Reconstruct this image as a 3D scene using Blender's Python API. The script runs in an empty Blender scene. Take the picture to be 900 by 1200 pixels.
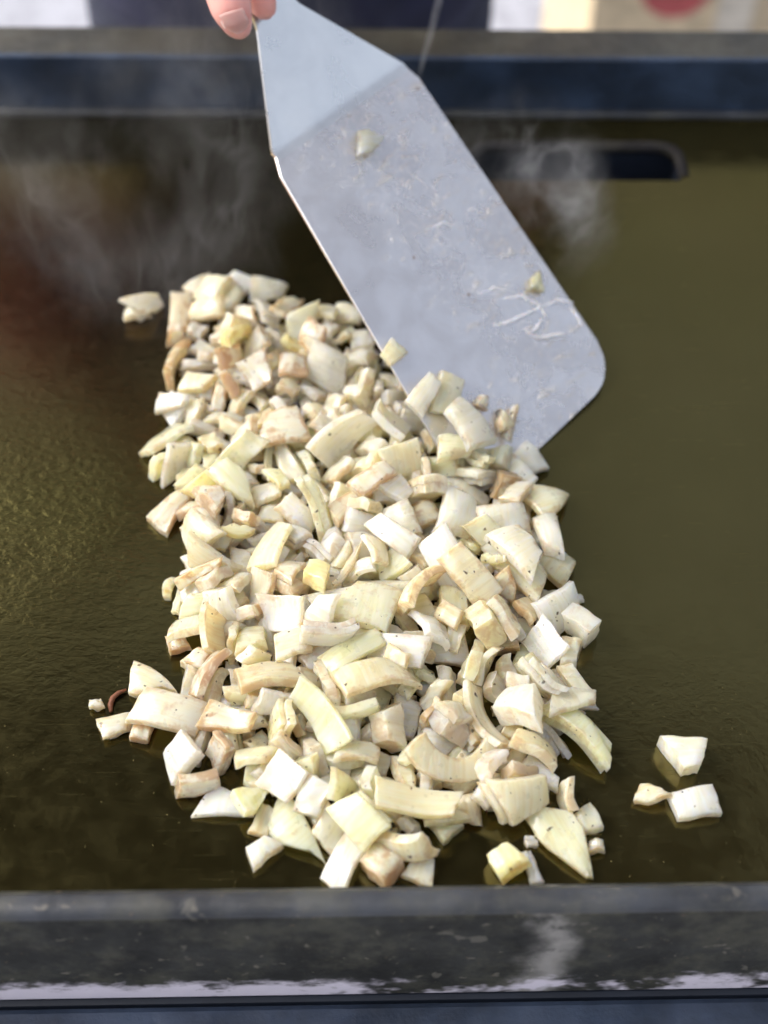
import bpy, bmesh, math, random
from mathutils import Vector, Matrix, Quaternion, noise as mnoise
from math import sin, cos, radians, pi

random.seed(7)
scene = bpy.context.scene
C = scene.collection

# ------------------------------------------------------------------ camera
F_PX, CAM_H = 1648.0, 0.53                      # focal length in photo pixels (900 wide), metres above the plate
PITCH, YAW, ROLL = radians(50), radians(2.9), radians(1.95)
fwd = Vector((sin(YAW)*cos(PITCH), cos(YAW)*cos(PITCH), -sin(PITCH)))
rt0 = Vector((cos(YAW), -sin(YAW), 0)); up0 = rt0.cross(fwd)
rt = rt0*cos(ROLL) + up0*sin(ROLL); up = -rt0*sin(ROLL) + up0*cos(ROLL)
CAM = Vector((0, 0, CAM_H))
cam = bpy.data.cameras.new('camera'); cam_o = bpy.data.objects.new('camera', cam); C.objects.link(cam_o)
cam_o.matrix_world = Matrix.Translation(CAM) @ Matrix((rt, up, -fwd)).transposed().to_4x4()
cam.sensor_fit = 'HORIZONTAL'; cam.sensor_width = 36.0; cam.lens = F_PX*36/900
cam.clip_start = 0.01; cam.clip_end = 500
cam.dof.use_dof = True; cam.dof.focus_distance = 0.625; cam.dof.aperture_fstop = 5.8
scene.camera = cam_o

# ------------------------------------------------------------------ sky, sun, exposure
SUN_EL, SUN_AZ = radians(44), radians(-78)       # azimuth from +Y towards +X
world = bpy.data.worlds.new('World'); scene.world = world; world.use_nodes = True
wn = world.node_tree; wn.nodes.clear()
sky = wn.nodes.new('ShaderNodeTexSky'); sky.sky_type = 'NISHITA'; sky.sun_disc = False
sky.sun_elevation = SUN_EL; sky.sun_rotation = SUN_AZ; sky.dust_density = 6.0; sky.air_density = 1.0; sky.ozone_density = 1.5
bg = wn.nodes.new('ShaderNodeBackground'); bg.inputs['Strength'].default_value = 0.15
wo = wn.nodes.new('ShaderNodeOutputWorld')
hs = wn.nodes.new('ShaderNodeHueSaturation'); hs.inputs['Saturation'].default_value = 0.45   # thin overcast
wn.links.new(sky.outputs[0], hs.inputs['Color']); wn.links.new(hs.outputs[0], bg.inputs[0]); wn.links.new(bg.outputs[0], wo.inputs[0])
sun = bpy.data.lights.new('sun', 'SUN'); sun.energy = 0.75; sun.angle = radians(60); sun.color = (1, 0.91, 0.77)
sun_o = bpy.data.objects.new('sun', sun); C.objects.link(sun_o)
sdir = Vector((sin(SUN_AZ)*cos(SUN_EL), cos(SUN_AZ)*cos(SUN_EL), sin(SUN_EL)))
sun_o.rotation_euler = sdir.to_track_quat('Z', 'Y').to_euler(); sun_o.location = sdir*6
scene.view_settings.view_transform = 'Standard'; scene.view_settings.look = 'None'
scene.view_settings.exposure = 0.93; scene.view_settings.gamma = 1.0; scene.view_settings.use_curve_mapping = False
scene.cycles.use_denoising = True; scene.cycles.use_adaptive_sampling = True; scene.cycles.adaptive_threshold = .04
scene.cycles.volume_step_rate = 2.0; scene.cycles.volume_max_steps = 128
scene.cycles.max_bounces = 12; scene.cycles.diffuse_bounces = 8; scene.cycles.transparent_max_bounces = 16
scene.cycles.caustics_reflective = False; scene.cycles.caustics_refractive = True

# ------------------------------------------------------------------ helpers
def at(px, py, z):
    "point of the plane z seen at a photo pixel: measures the photograph"
    d = rt*((px-450)/F_PX) + up*((600-py)/F_PX) + fwd
    return CAM + d*((z-CAM_H)/d.z)

def tag(o, label=None, cat=None, group=None, kind=None):
    if label: o['label'] = label
    if cat: o['category'] = cat
    if group: o['group'] = group
    if kind: o['kind'] = kind
    return o

def empty(name, loc=(0, 0, 0)):
    o = bpy.data.objects.new(name, None); C.objects.link(o); o.location = loc; o.empty_display_size = 0.02
    return o

def obj(name, me, mat=None, parent=None, smooth=False):
    if isinstance(me, bmesh.types.BMesh):
        m = bpy.data.meshes.new(name); bmesh.ops.recalc_face_normals(me, faces=me.faces); me.to_mesh(m); me.free(); me = m
    if mat: me.materials.append(mat)
    if smooth: me.shade_smooth()
    o = bpy.data.objects.new(name, me); C.objects.link(o)
    if parent:
        o.parent = parent; o.matrix_parent_inverse = Matrix.Translation(parent.location).inverted()
    return o

def box(bm, x0, x1, y0, y1, z0, z1, bev=0.0, seg=2):
    g = bmesh.ops.create_cube(bm, size=1.0)['verts']
    for v in g:
        v.co = Vector((x0+(v.co.x+.5)*(x1-x0), y0+(v.co.y+.5)*(y1-y0), z0+(v.co.z+.5)*(z1-z0)))
    if bev:
        es = list({e for v in g for e in v.link_edges})
        bmesh.ops.bevel(bm, geom=es, offset=bev, segments=seg, profile=0.5, affect='EDGES')
    return bm

def tube(bm, pts, rads, n=10, caps=True):
    pts = [Vector(p) for p in pts]; rings = []
    t0 = (pts[1]-pts[0]).normalized()
    a = t0.orthogonal().normalized()
    for i, p in enumerate(pts):
        t = (pts[min(i+1, len(pts)-1)]-pts[max(i-1, 0)]).normalized()
        a = (a - t*a.dot(t)).normalized(); b = t.cross(a)
        r = rads[i] if hasattr(rads, '__len__') else rads
        rings.append([bm.verts.new(p + a*(r*cos(2*pi*k/n)) + b*(r*sin(2*pi*k/n))) for k in range(n)])
    for r0, r1 in zip(rings, rings[1:]):
        for k in range(n):
            bm.faces.new((r0[k], r0[(k+1) % n], r1[(k+1) % n], r1[k]))
    if caps:
        bm.faces.new(rings[0][::-1]); bm.faces.new(rings[-1])
    return bm

# ------------------------------------------------------------------ materials
class NT:
    def __init__(s, name):
        s.m = bpy.data.materials.new(name); s.m.use_nodes = True; s.t = s.m.node_tree
        s.b = s.t.nodes['Principled BSDF']; s.out = s.t.nodes['Material Output']
    def n(s, typ, **kw):
        x = s.t.nodes.new('ShaderNode'+typ)
        for k, v in kw.items():
            if k in x.inputs.keys(): s.set(x.inputs[k], v)
            else: setattr(x, k, v)
        return x
    def set(s, sock, v):
        if isinstance(v, bpy.types.NodeSocket): s.t.links.new(v, sock)
        elif hasattr(sock.default_value, '__len__') and not hasattr(v, '__len__'): sock.default_value = [v]*len(sock.default_value)
        elif hasattr(v, '__len__') and len(v) == 3 and len(sock.default_value) == 4: sock.default_value = (*v, 1)
        else: sock.default_value = v
    def p(s, **kw):
        for k, v in kw.items(): s.set(s.b.inputs[k.replace('_', ' ')], v)
    def coord(s, which='Object'): return s.n('TexCoord').outputs[which]
    def mapping(s, vec, scale=(1, 1, 1), loc=(0, 0, 0)):
        x = s.n('Mapping', Vector=vec); x.inputs['Scale'].default_value = scale
        s.set(x.inputs['Location'], loc); return x.outputs[0]
    def noise(s, vec, scale, detail=3.0, rough=0.5, dist=0.0):
        x = s.n('TexNoise', Vector=vec, Scale=scale, Detail=detail, Roughness=rough, Distortion=dist); return x.outputs['Fac']
    def math(s, op, a, b=0.0, clamp=False):
        x = s.n('Math', operation=op, use_clamp=clamp); s.set(x.inputs[0], a); s.set(x.inputs[1], b); return x.outputs[0]
    def ramp(s, fac, lo, hi, a=0.0, b=1.0):
        x = s.n('MapRange', interpolation_type='SMOOTHSTEP'); s.set(x.inputs['Value'], fac)
        x.inputs['From Min'].default_value = lo; x.inputs['From Max'].default_value = hi
        x.inputs['To Min'].default_value = a; x.inputs['To Max'].default_value = b; return x.outputs[0]
    def mix(s, f, a, b):
        x = s.n('Mix', data_type='RGBA'); s.set(x.inputs[0], f); s.set(x.inputs[6], a); s.set(x.inputs[7], b); return x.outputs[2]
    def sep(s, vec): return s.n('SeparateXYZ', Vector=vec).outputs
    def bump(s, h, strength, dist):
        x = s.n('Bump', Height=h, Strength=strength, Distance=dist); return x.outputs[0]

def gauss(t, x, c, w):
    "smooth bump 1 at c, 0 beyond w"
    return t.ramp(t.math('ABSOLUTE', t.math('SUBTRACT', x, c)), 0.0, w, 1.0, 0.0)

def mat_plain(name, col, rough=0.5, **kw):
    t = NT(name); v = t.coord(); f = t.noise(v, 35, 4)
    t.p(Base_Color=t.mix(t.ramp(f, .3, .7), [c*.82 for c in col], [min(1, c*1.15) for c in col]), Roughness=rough, **kw)
    return t.m

def mat_plate():
    t = NT('seasoned_steel'); v = t.coord(); x, y, z = t.sep(v)
    # seasoning: olive-gold oil film with random redder patches, plus painted-in reflections
    big = t.noise(t.mapping(v, (1, 1.6, 1)), 5, 3, .55, .4)
    film = t.mix(t.ramp(big, .35, .7), (1.0, .80, .30), (1.0, .66, .34))
    red = t.math('MULTIPLY', gauss(t, x, -.16, .15), gauss(t, y, .62, .16))  # painted reflection of something reddish at the far left
    film = t.mix(t.math('MULTIPLY', red, .75), film, (1.0, .46, .34))
    fine = t.noise(v, 90, 5, .6)
    base = t.mix(t.ramp(t.noise(v, 14, 4), .35, .7), (.060, .052, .020), (.078, .068, .027))
    base = t.mix(t.ramp(x, -.12, .16, .30, 0.0), base, (.03, .026, .012)); base = t.mix(t.ramp(x, .02, .22, 0.0, .6), base, (.125, .108, .046))  # brighter sky reflection painted into the base: darker left, lighter right
    base = t.mix(t.math('MULTIPLY', red, .6), base, (.070, .036, .032))
    # caked, crackled carbon left of the heap
    cak = t.ramp(t.math('ADD', x, t.math('MULTIPLY', t.math('SUBTRACT', big, .5), .12)), -.135, -.065, 1.0, 0.0)
    cak = t.math('MULTIPLY', cak, gauss(t, y, .445, .13))
    crust = t.noise(t.mapping(v, (210, 340, 210)), 1.0, 4, .6, .25)
    crust2 = t.noise(t.mapping(v, (22, 42, 22)), 1.0, 3, .6, .6)
    hgt = t.math('MULTIPLY', t.math('ADD', t.math('MULTIPLY', crust, .50), t.math('MULTIPLY', crust2, .8)), cak)
    base = t.mix(t.math('MULTIPLY', cak, .8), base, (.044, .041, .014))
    small = t.math('MULTIPLY', t.noise(v, 260, 3, .6), .05)
    wav = t.math('MULTIPLY', t.noise(t.mapping(v, (9, 13, 9)), 1, 2), .08)
    # fine scratches from scraping
    scr = t.ramp(t.noise(t.mapping(v, (22, 900, 30)), 1, 3, .6, .4), .62, .74)
    specks = t.ramp(t.n('TexVoronoi', Vector=v, Scale=260.0).outputs['Distance'], .045, .10, 1, 0)
    spg = t.ramp(t.noise(v, 38, 3), .50, .62)
    sp = t.math('MULTIPLY', specks, spg)
    h = t.math('ADD', t.math('ADD', hgt, small), t.math('ADD', wav, t.math('MULTIPLY', sp, .25)))
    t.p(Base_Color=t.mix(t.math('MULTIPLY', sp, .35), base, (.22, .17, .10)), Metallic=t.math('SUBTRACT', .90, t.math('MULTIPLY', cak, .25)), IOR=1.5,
        Specular_Tint=film, Specular_IOR_Level=.4,
        Roughness=t.ramp(t.math('ADD', fine, t.math('MULTIPLY', scr, .35)), .2, .95, .12, .30),
        Normal=t.bump(h, .55, .0035))
    return t.m

def mat_wall(name, col, dirt=0.0, rough=0.0, zlo=-.04, zhi=.02, white=0.0):
    "seasoned, scuffed dark blue-black steel; optional splatter and pale crust"
    t = NT(name); v = t.coord(); x, y, z = t.sep(v)
    n1 = t.noise(v, 22, 5, .6); n2 = t.noise(v, 140, 4, .65)
    c = t.mix(t.ramp(n1, .32, .7), [k*.6 for k in col], [k*1.5 for k in col])
    if dirt:
        gr = t.ramp(t.noise(v, 42, 6, .7), .42, .68)
        c = t.mix(t.math('MULTIPLY', gr, .75*dirt), c, (.085, .082, .060))
        wv = t.n('TexNoise', Vector=v, Scale=45.0, Detail=3.0).outputs['Color']
        wa = t.n('VectorMath', operation='MULTIPLY_ADD'); t.set(wa.inputs[0], wv); t.set(wa.inputs[1], (.022, .022, .022)); t.set(wa.inputs[2], v)
        for sc_, lo, hi, am, cc_ in ((70.0, .66, .72, .5, (.20, .185, .15)), (150.0, .67, .73, .55, (.24, .215, .17)), (330.0, .68, .74, .5, (.20, .14, .085)), (38.0, .60, .80, .45, (.12, .11, .085))):
            spot = t.ramp(t.noise(t.mapping(wa.outputs[0], (1, 1, 1.2), (sc_*.013, 0, 0)), sc_, 2.5, .55), lo, hi)
            c = t.mix(t.math('MULTIPLY', spot, am*dirt), c, cc_)
    if white:
        # flour-pale crust along the lower edge, with one tall drip
        edge = t.math('ADD', z, t.math('MULTIPLY', t.math('SUBTRACT', t.noise(t.mapping(v, (75, 60, 150)), 1, 6, .7), .5), -.030))
        low = t.ramp(edge, zlo+.009, zlo+.019, 1, 0)
        pres = t.math('MAXIMUM', t.ramp(t.noise(t.mapping(v, (22, 1, 30)), 1, 4, .65), .48, .58), t.math('MULTIPLY', t.ramp(x, -.03, .02, 1, 0), t.ramp(t.noise(t.mapping(v, (50, 1, 90)), 1, 4, .65), .30, .42)))
        drip = t.math('MULTIPLY', gauss(t, t.math('ADD', x, t.math('MULTIPLY', t.math('SUBTRACT', n1, .5), .045)), .083, .016),
                      t.ramp(t.math('ADD', n2, t.math('MULTIPLY', t.math('SUBTRACT', zhi, z), 7.0)), .40, .75))
        c = t.mix(t.math('MULTIPLY', drip, .6), c, (.42, .40, .37))
        c = t.mix(t.math('MULTIPLY', t.math('MULTIPLY', low, pres), white), c, (.66, .61, .68))
    t.p(Base_Color=c, Roughness=t.ramp(n2, .2, .8, .28+rough, .55+rough) if not white else t.ramp(n2, .2, .8, .6, .8), IOR=1.5 if not (white or rough) else 1.25, Normal=t.bump(t.math('ADD', n2, t.math('MULTIPLY', n1, .5)), .35, .0015))
    return t.m

def mat_blade(greasy=1.0):
    t = NT('stainless_steel' if greasy else 'clean_stainless_steel'); v = t.coord(); x, y, z = t.sep(v)
    brush = t.noise(t.mapping(v, (1500, 22, 22)), 1, 3, .6)
    cloud = t.noise(v, 38, 5, .6, .5)
    # grease smeared over the half away from the heap
    gz = t.ramp(t.math('ADD', x, t.math('MULTIPLY', t.math('SUBTRACT', cloud, .5), .07)), -.012, .022)
    gz = t.math('MAXIMUM', gz, t.ramp(t.math('ADD', y, t.math('MULTIPLY', cloud, .03)), .045, .075, 1, 0))
    gz = t.math('MULTIPLY', gz, greasy)
    streak = t.noise(t.mapping(v, (60, 120, 60), ), 1.4, 5, .6, .7)
    blob = t.ramp(streak, .55, .72)
    lump = t.math('MULTIPLY', blob, gz)
    fine = t.math('MULTIPLY', t.ramp(t.noise(v, 420, 4, .6), .50, .62), gz)
    drop = t.math('MULTIPLY', t.ramp(t.n('TexVoronoi', Vector=t.mapping(v, (1, .55, 1)), Scale=330.0).outputs['Distance'], .15, .45, 1, 0), t.math('MULTIPLY', gz, t.ramp(cloud, .42, .60)))
    h = t.math('ADD', t.math('ADD', t.math('MULTIPLY', lump, .9), t.math('MULTIPLY', t.math('ADD', fine, drop), .24)), t.math('MULTIPLY', brush, .10))
    dots = t.n('TexVoronoi', Vector=v, Scale=95.0)
    dg = t.ramp(t.n('SeparateXYZ', Vector=dots.outputs['Color']).outputs[0], .93, .95)
    dot = t.math('MULTIPLY', t.ramp(dots.outputs['Distance'], .10, .16, 1, 0), dg)
    col = t.mix(t.ramp(cloud, .3, .7), (.78, .75, .75) if greasy else (.80, .81, .82), (.88, .87, .89) if greasy else (.90, .91, .92))
    col = t.mix(t.math('MULTIPLY', lump, .55), col, (.70, .67, .60))
    col = t.mix(t.math('MULTIPLY', dot, .85), col, (.16, .07, .025))
    met = t.math('SUBTRACT', t.math('SUBTRACT', .93, t.math('MULTIPLY', lump, .45)), t.math('MULTIPLY', dot, .8), clamp=True)
    t.p(Base_Color=col, Metallic=met, Roughness=t.ramp(t.math('ADD', cloud, t.math('MULTIPLY', gz, -.12)), .2, .8, .24, .42),
        Coat_Weight=t.math('MULTIPLY', gz, .6), Coat_Roughness=.12, Normal=t.bump(h, .6, .0012))
    return t.m

ONION = {  # base, second tone, brown amount, translucency
    'w': ((.955, .92, .79), (.93, .88, .69), .06, .9),
    'c': ((.95, .88, .66), (.92, .825, .56), .18, .85),
    'g': ((.93, .91, .65), (.90, .875, .56), .06, .9),
    'y': ((.955, .89, .56), (.93, .83, .44), .14, .85),
    'b': ((.94, .85, .64), (.88, .73, .48), .46, .8),
    'd': ((.955, .89, .70), (.92, .82, .58), .68, .85),
    't': ((.92, .885, .75), (.88, .84, .67), .08, 1.0),
}
def mat_onion(key):
    base, sec, brown, sss = ONION[key]
    t = NT('onion_flesh_'+{'w': 'white', 'c': 'cream', 'g': 'green', 'y': 'yellow', 'b': 'browned', 'd': 'scorched', 't': 'glassy'}[key])
    rnd = t.n('ObjectInfo').outputs['Random']
    off = t.n('CombineXYZ', X=t.math('MULTIPLY', rnd, 3.1), Y=t.math('MULTIPLY', rnd, 7.3), Z=t.math('MULTIPLY', rnd, 1.7)).outputs[0]
    vm = t.n('VectorMath', operation='ADD'); t.set(vm.inputs[0], t.coord()); t.set(vm.inputs[1], off); v = vm.outputs[0]
    swap = t.math('GREATER_THAN', t.math('FRACT', t.math('MULTIPLY', rnd, 29.0)), .55)
    vmix = t.n('Mix', data_type='VECTOR'); t.set(vmix.inputs[0], swap); t.set(vmix.inputs[4], t.mapping(v, (40, 560, 160))); t.set(vmix.inputs[5], t.mapping(v, (560, 40, 160)))
    vein = t.noise(vmix.outputs[1], 1, 2, .5, .25)
    cl = t.noise(v, 95, 3, .55)
    col = t.mix(t.ramp(cl, .3, .72), base, sec)
    col = t.mix(t.math('MULTIPLY', t.ramp(vein, .42, .62), .45), col, [min(.96, c*1.2) for c in base])
    col = t.mix(t.math('MULTIPLY', t.ramp(vein, .46, .32), .42), col, [c*.86 for c in sec])
    hsv = t.n('HueSaturation', Color=col); t.set(hsv.inputs['Value'], t.ramp(rnd, 0, 1, .90, 1.06)); t.set(hsv.inputs['Saturation'], t.ramp(t.math('FRACT', t.math('MULTIPLY', rnd, 17.0)), 0, 1, .75, 1.12))
    col = hsv.outputs[0]
    edge = t.n('Attribute', attribute_name='edge').outputs['Fac']
    bn = t.noise(v, 130, 4, .62, .5)
    hot = t.math('FRACT', t.math('MULTIPLY', rnd, 41.0))
    bm_ = t.ramp(t.math('ADD', t.math('ADD', bn, t.math('MULTIPLY', edge, .17)), t.math('MULTIPLY', hot, .14)), .70-.20*brown, .90-.20*brown)
    col = t.mix(t.math('MULTIPLY', bm_, .35+.4*brown), col, (.46, .215, .06))
    wz = t.n('VectorMath', operation='MULTIPLY_ADD'); t.set(wz.inputs[0], t.n('TexNoise', Vector=v, Scale=420.0, Detail=2.0).outputs['Color']); t.set(wz.inputs[1], (.003, .003, .003)); t.set(wz.inputs[2], v)
    vo = t.n('TexVoronoi', Vector=wz.outputs[0], Scale=200.0)
    vg = t.ramp(t.n('SeparateXYZ', Vector=vo.outputs['Color']).outputs[0], .945, .955)
    sp = t.math('MULTIPLY', t.ramp(t.math('ADD', vo.outputs['Distance'], t.math('MULTIPLY', cl, .12)), .20, .30, 1, 0), vg)
    vo2 = t.n('TexVoronoi', Vector=wz.outputs[0], Scale=560.0)
    vg2 = t.ramp(t.n('SeparateXYZ', Vector=vo2.outputs['Color']).outputs[1], .976, .982)
    sp2 = t.math('MULTIPLY', t.ramp(vo2.outputs['Distance'], .22, .34, 1, 0), vg2)
    col = t.mix(t.math('MULTIPLY', t.math('MAXIMUM', sp, sp2), .88), col, (.045, .022, .012))
    h = t.math('ADD', t.math('MULTIPLY', vein, .55), t.math('ADD', t.math('MULTIPLY', t.noise(v, 210, 3, .6), .55), t.math('MULTIPLY', sp, .4)))
    t.p(Base_Color=col, Roughness=t.ramp(t.noise(v, 160, 2), .3, .7, .26, .50), IOR=1.30,
        Subsurface_Weight=1.0, Subsurface_Radius=(.0085, .0068, .0040), Subsurface_Scale=1.0,
        Transmission_Weight=.27*sss**3, Coat_Weight=1.0, Coat_Roughness=.04, Coat_IOR=1.5, Normal=t.bump(h, .5, .0010), Coat_Normal=t.bump(t.math('ADD', h, t.noise(v, 330, 2)), .28, .0006))
    t.b.subsurface_method = 'RANDOM_WALK'
    tr = t.n('BsdfTranslucent', Color=col); mx = t.n('MixShader', Fac=.36*sss)
    t.t.links.new(t.b.outputs[0], mx.inputs[1]); t.t.links.new(tr.outputs[0], mx.inputs[2]); t.t.links.new(mx.outputs[0], t.out.inputs['Surface'])
    return t.m

M = {
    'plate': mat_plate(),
    'wall': mat_wall('dark_blue_seasoned_steel', (.026, .042, .075)),
    'front': mat_wall('splattered_steel', (.024, .025, .023), dirt=.8, zlo=-.062, zhi=.02, white=.95),
    'rim': mat_wall('worn_rim_steel', (.030, .033, .040), dirt=.5),
    'panel': mat_wall('blue_grey_panel_steel', (.030, .043, .072)),
    'shelf': mat_wall('rear_shelf_steel', (.040, .036, .026), dirt=.3),
    'chute': mat_plain('sooty_chute_steel', (.012, .017, .030), .5),
    'worn': mat_wall('worn_slot_edge', (.013, .012, .014), dirt=.3, rough=.4),
    'blade': mat_blade(), 'neck': mat_blade(0.0),
    'navy': mat_plain('navy_cotton', (.018, .020, .050), .9),
    'denim': mat_plain('dark_denim', (.022, .026, .05), .9),
    'hair': mat_plain('brown_hair', (.05, .03, .018), .6),
    'shoe': mat_plain('grey_shoe', (.2, .2, .2), .7),
    'roofwood': mat_plain('brown_roof_wood', (.10, .075, .05), .8),
    'black': mat_plain('black_plastic', (.02, .02, .02), .4),
    'patio': mat_plain('pale_patio_concrete', (.36, .37, .42), .9),
    'card': mat_plain('cream_cardboard', (.62, .50, .33), .8),
    'tape': mat_plain('pale_tape', (.66, .60, .50), .5),
    'redink': mat_plain('red_print', (.45, .09, .09), .6),
    'grease': mat_plain('cooled_grease', (.66, .655, .68), .10, Subsurface_Weight=.4, Subsurface_Radius=(.003, .002, .001)),
    'char': mat_plain('charred_skin', (.16, .055, .025), .6),
}
def mat_skin():
    t = NT('skin'); v = t.coord()
    c = t.mix(t.ramp(t.noise(v, 60, 4), .3, .7), (.86, .38, .32), (.90, .46, .40))
    t.p(Base_Color=c, Roughness=.45, Subsurface_Weight=.25, Subsurface_Radius=(.006, .0025, .0015), Subsurface_Scale=1.0, Normal=t.bump(t.noise(v, 900, 3), .15, .0006))
    return t.m
M['skin'] = mat_skin()
M['nail'] = mat_plain('fingernail', (.98, .64, .58), .5, Subsurface_Weight=.5, Subsurface_Radius=(.004, .002, .0015), Subsurface_Scale=1.0)
for k in ONION: M['o'+k] = mat_onion(k)

# ------------------------------------------------------------------ setting: patio, griddle
GZ = -0.90
bm = bmesh.new(); bmesh.ops.create_grid(bm, x_segments=1, y_segments=1, size=40); [setattr(v.co, 'z', GZ) for v in bm.verts]
tag(obj('patio_ground', bm, M['patio']), kind='structure')

bm = bmesh.new()
xs = [-.86+.145*i for i in range(11)]
pr = empty('unseen_roof_strip', (0, 1, 1.5)); tag(pr, kind='structure')  # unseen roof trimmed to a strip, placed to darken the plate's reflection
for i, x in enumerate(xs):
    bm = bmesh.new(); box(bm, x, x+.139, .62, 1.36-.012*i, 1.5, 1.522); obj('board', bm, M['roofwood'], pr)
for y in (.72, 1.12):
    bm = bmesh.new(); box(bm, -.86, .73, y-.03, y+.03, 1.523, 1.64); obj('beam', bm, M['roofwood'], pr)
PX0, PX1, PY0, PY1 = -0.45, 0.45, 0.2405, 0.7785      # plate
HX0, HX1, HY0, HY1 = 0.085, 0.214, 0.7100, 0.7450     # drain slot
g = empty('flat_top_griddle', (0, .5, GZ))
tag(g, 'flat top griddle with oily dark seasoned steel plate and drain slot', 'griddle')
bm = bmesh.new()
R_ = .012
hole = []
for (cx, cy, a0) in ((HX1-R_, HY1-R_, 0), (HX0+R_, HY1-R_, 90), (HX0+.003, HY0+.003, 180), (HX1-.003, HY0+.003, 270)):
    r = R_ if a0 < 180 else .003
    for k in range(5):
        a = radians(a0+22.5*k); hole.append((cx+r*cos(a), cy+r*sin(a)))
outer = [(PX1, PY1), (PX0, PY1), (PX0, PY0), (PX1, PY0)]
def ring(z, pts): return [bm.verts.new((x, y, z)) for x, y in pts]
ht, hb = ring(0, hole), ring(-.005, hole); ot, ob = ring(0, outer), ring(-.005, outer)
for q in range(4):
    hs, hb_s = ht[q*5:q*5+5], hb[q*5:q*5+5]
    for top, hh, oo in ((True, hs, ot), (False, hb_s, ob)):
        for k in range(4):
            bm.faces.new((oo[q], hh[k+1], hh[k]))
        nxt = (ht if top else hb)[((q+1)*5) % 20]
        bm.faces.new((oo[q], oo[(q+1) % 4], nxt, hh[4]))
for k in range(20): bm.faces.new((ht[k], ht[(k+1) % 20], hb[(k+1) % 20], hb[k]))
for k in range(4): bm.faces.new((ot[k], ob[k], ob[(k+1) % 4], ot[(k+1) % 4]))
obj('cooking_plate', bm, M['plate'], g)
# raised lip of the slot: worn rim along its far side and right end
bm = bmesh.new(); lip = [(x, y, .0012) for x, y in [hole[19]]+hole[0:10]]
tube(bm, [(p[0]+.002*(1 if i < 6 else 0), p[1]+.0022, p[2]-.0030) for i, p in enumerate(lip)], .0036, 10)
obj('slot_lip', bm, M['worn'], g, True)
bm = bmesh.new()
box(bm, HX0-.006, HX1+.006, HY0-.006, HY1+.006, -.062, -.058)
box(bm, HX0-.006, HX0-.003, HY0-.006, HY1+.006, -.0578, -.006); box(bm, HX1+.003, HX1+.006, HY0-.006, HY1+.006, -.0578, -.006)
box(bm, HX0-.0028, HX1+.0028, HY1+.003, HY1+.006, -.0578, -.006); box(bm, HX0-.0028, HX1+.0028, HY0-.006, HY0-.003, -.0578, -.006)
obj('grease_chute', bm, M['chute'], g)
WH = .0405
bm = bmesh.new(); box(bm, PX0-.004, PX1+.004, PY1+.0002, PY1+.0050, -.03, WH, .0012); obj('back_wall', bm, M['wall'], g)
bm = bmesh.new(); tube(bm, [(PX0 + (PX1-PX0)*i/60, PY1-.0012, .0012+.0006*mnoise.noise((i*.7, 0, 0))) for i in range(61)], .0034, 8)
obj('weld_bead', bm, M['rim'], g, True)
for s in (-1, 1):
    bm = bmesh.new(); xx = PX1+.0002 if s > 0 else PX0-.005
    box(bm, xx, xx+.0048, PY0, PY1, -.03, .03, .001); obj('side_wall', bm, M['wall'], g)
# front wall: rolled rim on top of a splattered outer face
bm = bmesh.new(); box(bm, PX0-.004, PX1+.004, .2275, PY0-.0002, -.062, .0165, .001); obj('front_wall', bm, M['front'], g)
bm = bmesh.new()
tube(bm, [(PX0-.004 + (PX1-PX0+.008)*i/40, .2335, .0155+.0004*mnoise.noise((i*.5, 3, 0))) for i in range(41)], .0058, 16)
for v in bm.verts: v.co.z = .0155+(v.co.z-.0155)*.75
obj('front_rim', bm, M['rim'], g, True)
bm = bmesh.new(); box(bm, PX0-.02, PX1+.02, .205, .2262, -.20, -.0665, .003); obj('front_panel', bm, M['panel'], g)
bm = bmesh.new(); box(bm, PX0-.01, PX1+.01, .2268, .7770, -.20, -.0685, .003); obj('burner_box', bm, M['chute'], g)
bm = bmesh.new(); box(bm, PX0-.02, PX1+.02, .7845, .8330, .0225, .0290, .002); obj('rear_shelf', bm, M['shelf'], g)
bm = bmesh.new(); box(bm, PX0-.02, PX1+.02, .7860, .8310, -.20, .0222, .002); obj('rear_panel', bm, M['panel'], g)
for sx in (-1, 1):
    for yy in (.26, .76):
        bm = bmesh.new(); box(bm, sx*.41-.02, sx*.41+.02, yy-.02, yy+.02, GZ, -.201, .002); obj('leg', bm, M['black'], g)

# ------------------------------------------------------------------ spatula
BR = Vector((.15159, .53149, .0)); BL = Vector((.06595, .45218, .0))
FL = Vector((-.02777, .58748, .09430)); FR = Vector((.03831, .67383, .10421))
ux = ((FR-FL).normalized() + (BR-BL).normalized()).normalized()
mid_b, mid_f = (BL+BR)/2, (FL+FR)/2
vy = mid_f-mid_b; BLEN = vy.length; vy.normalize(); nz = ux.cross(vy).normalized(); vy = nz.cross(ux)
shear = (mid_f-mid_b).dot(ux)                       # the turner is held slightly askew: keep its outline true
BM_ = Matrix((ux, vy, nz)).transposed()
B0 = mid_b + Vector((0, 0, .0008))
WB, WF = .1215, .1085
def bl(u, v, n=0.0): return B0 + ux*(u+shear*v/BLEN) + vy*v + nz*n
blade_frame = Matrix.Translation(B0) @ BM_.to_4x4()
def local_obj(name, bm, mat, parent, frame, smooth=False):
    o = obj(name, bm, mat, parent, smooth); o.matrix_parent_inverse = Matrix(); 
    o.matrix_local = parent.matrix_basis.inverted() @ frame
    return o
sp = empty('metal_spatula', tuple(B0))
tag(sp, 'wide stainless steel spatula with greasy blade pushed into the onions', 'spatula')
def loc(u, v, n=0.0): return Vector((u+shear*v/BLEN, v, n))
out = []
RC = .021
def half_w(v): return WB/2 + (WF-WB)/2*v/BLEN
for k in range(9):
    a = radians(270+90*k/8); out.append((half_w(0)-RC+RC*cos(a), RC+RC*sin(a)*1.0))
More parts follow.
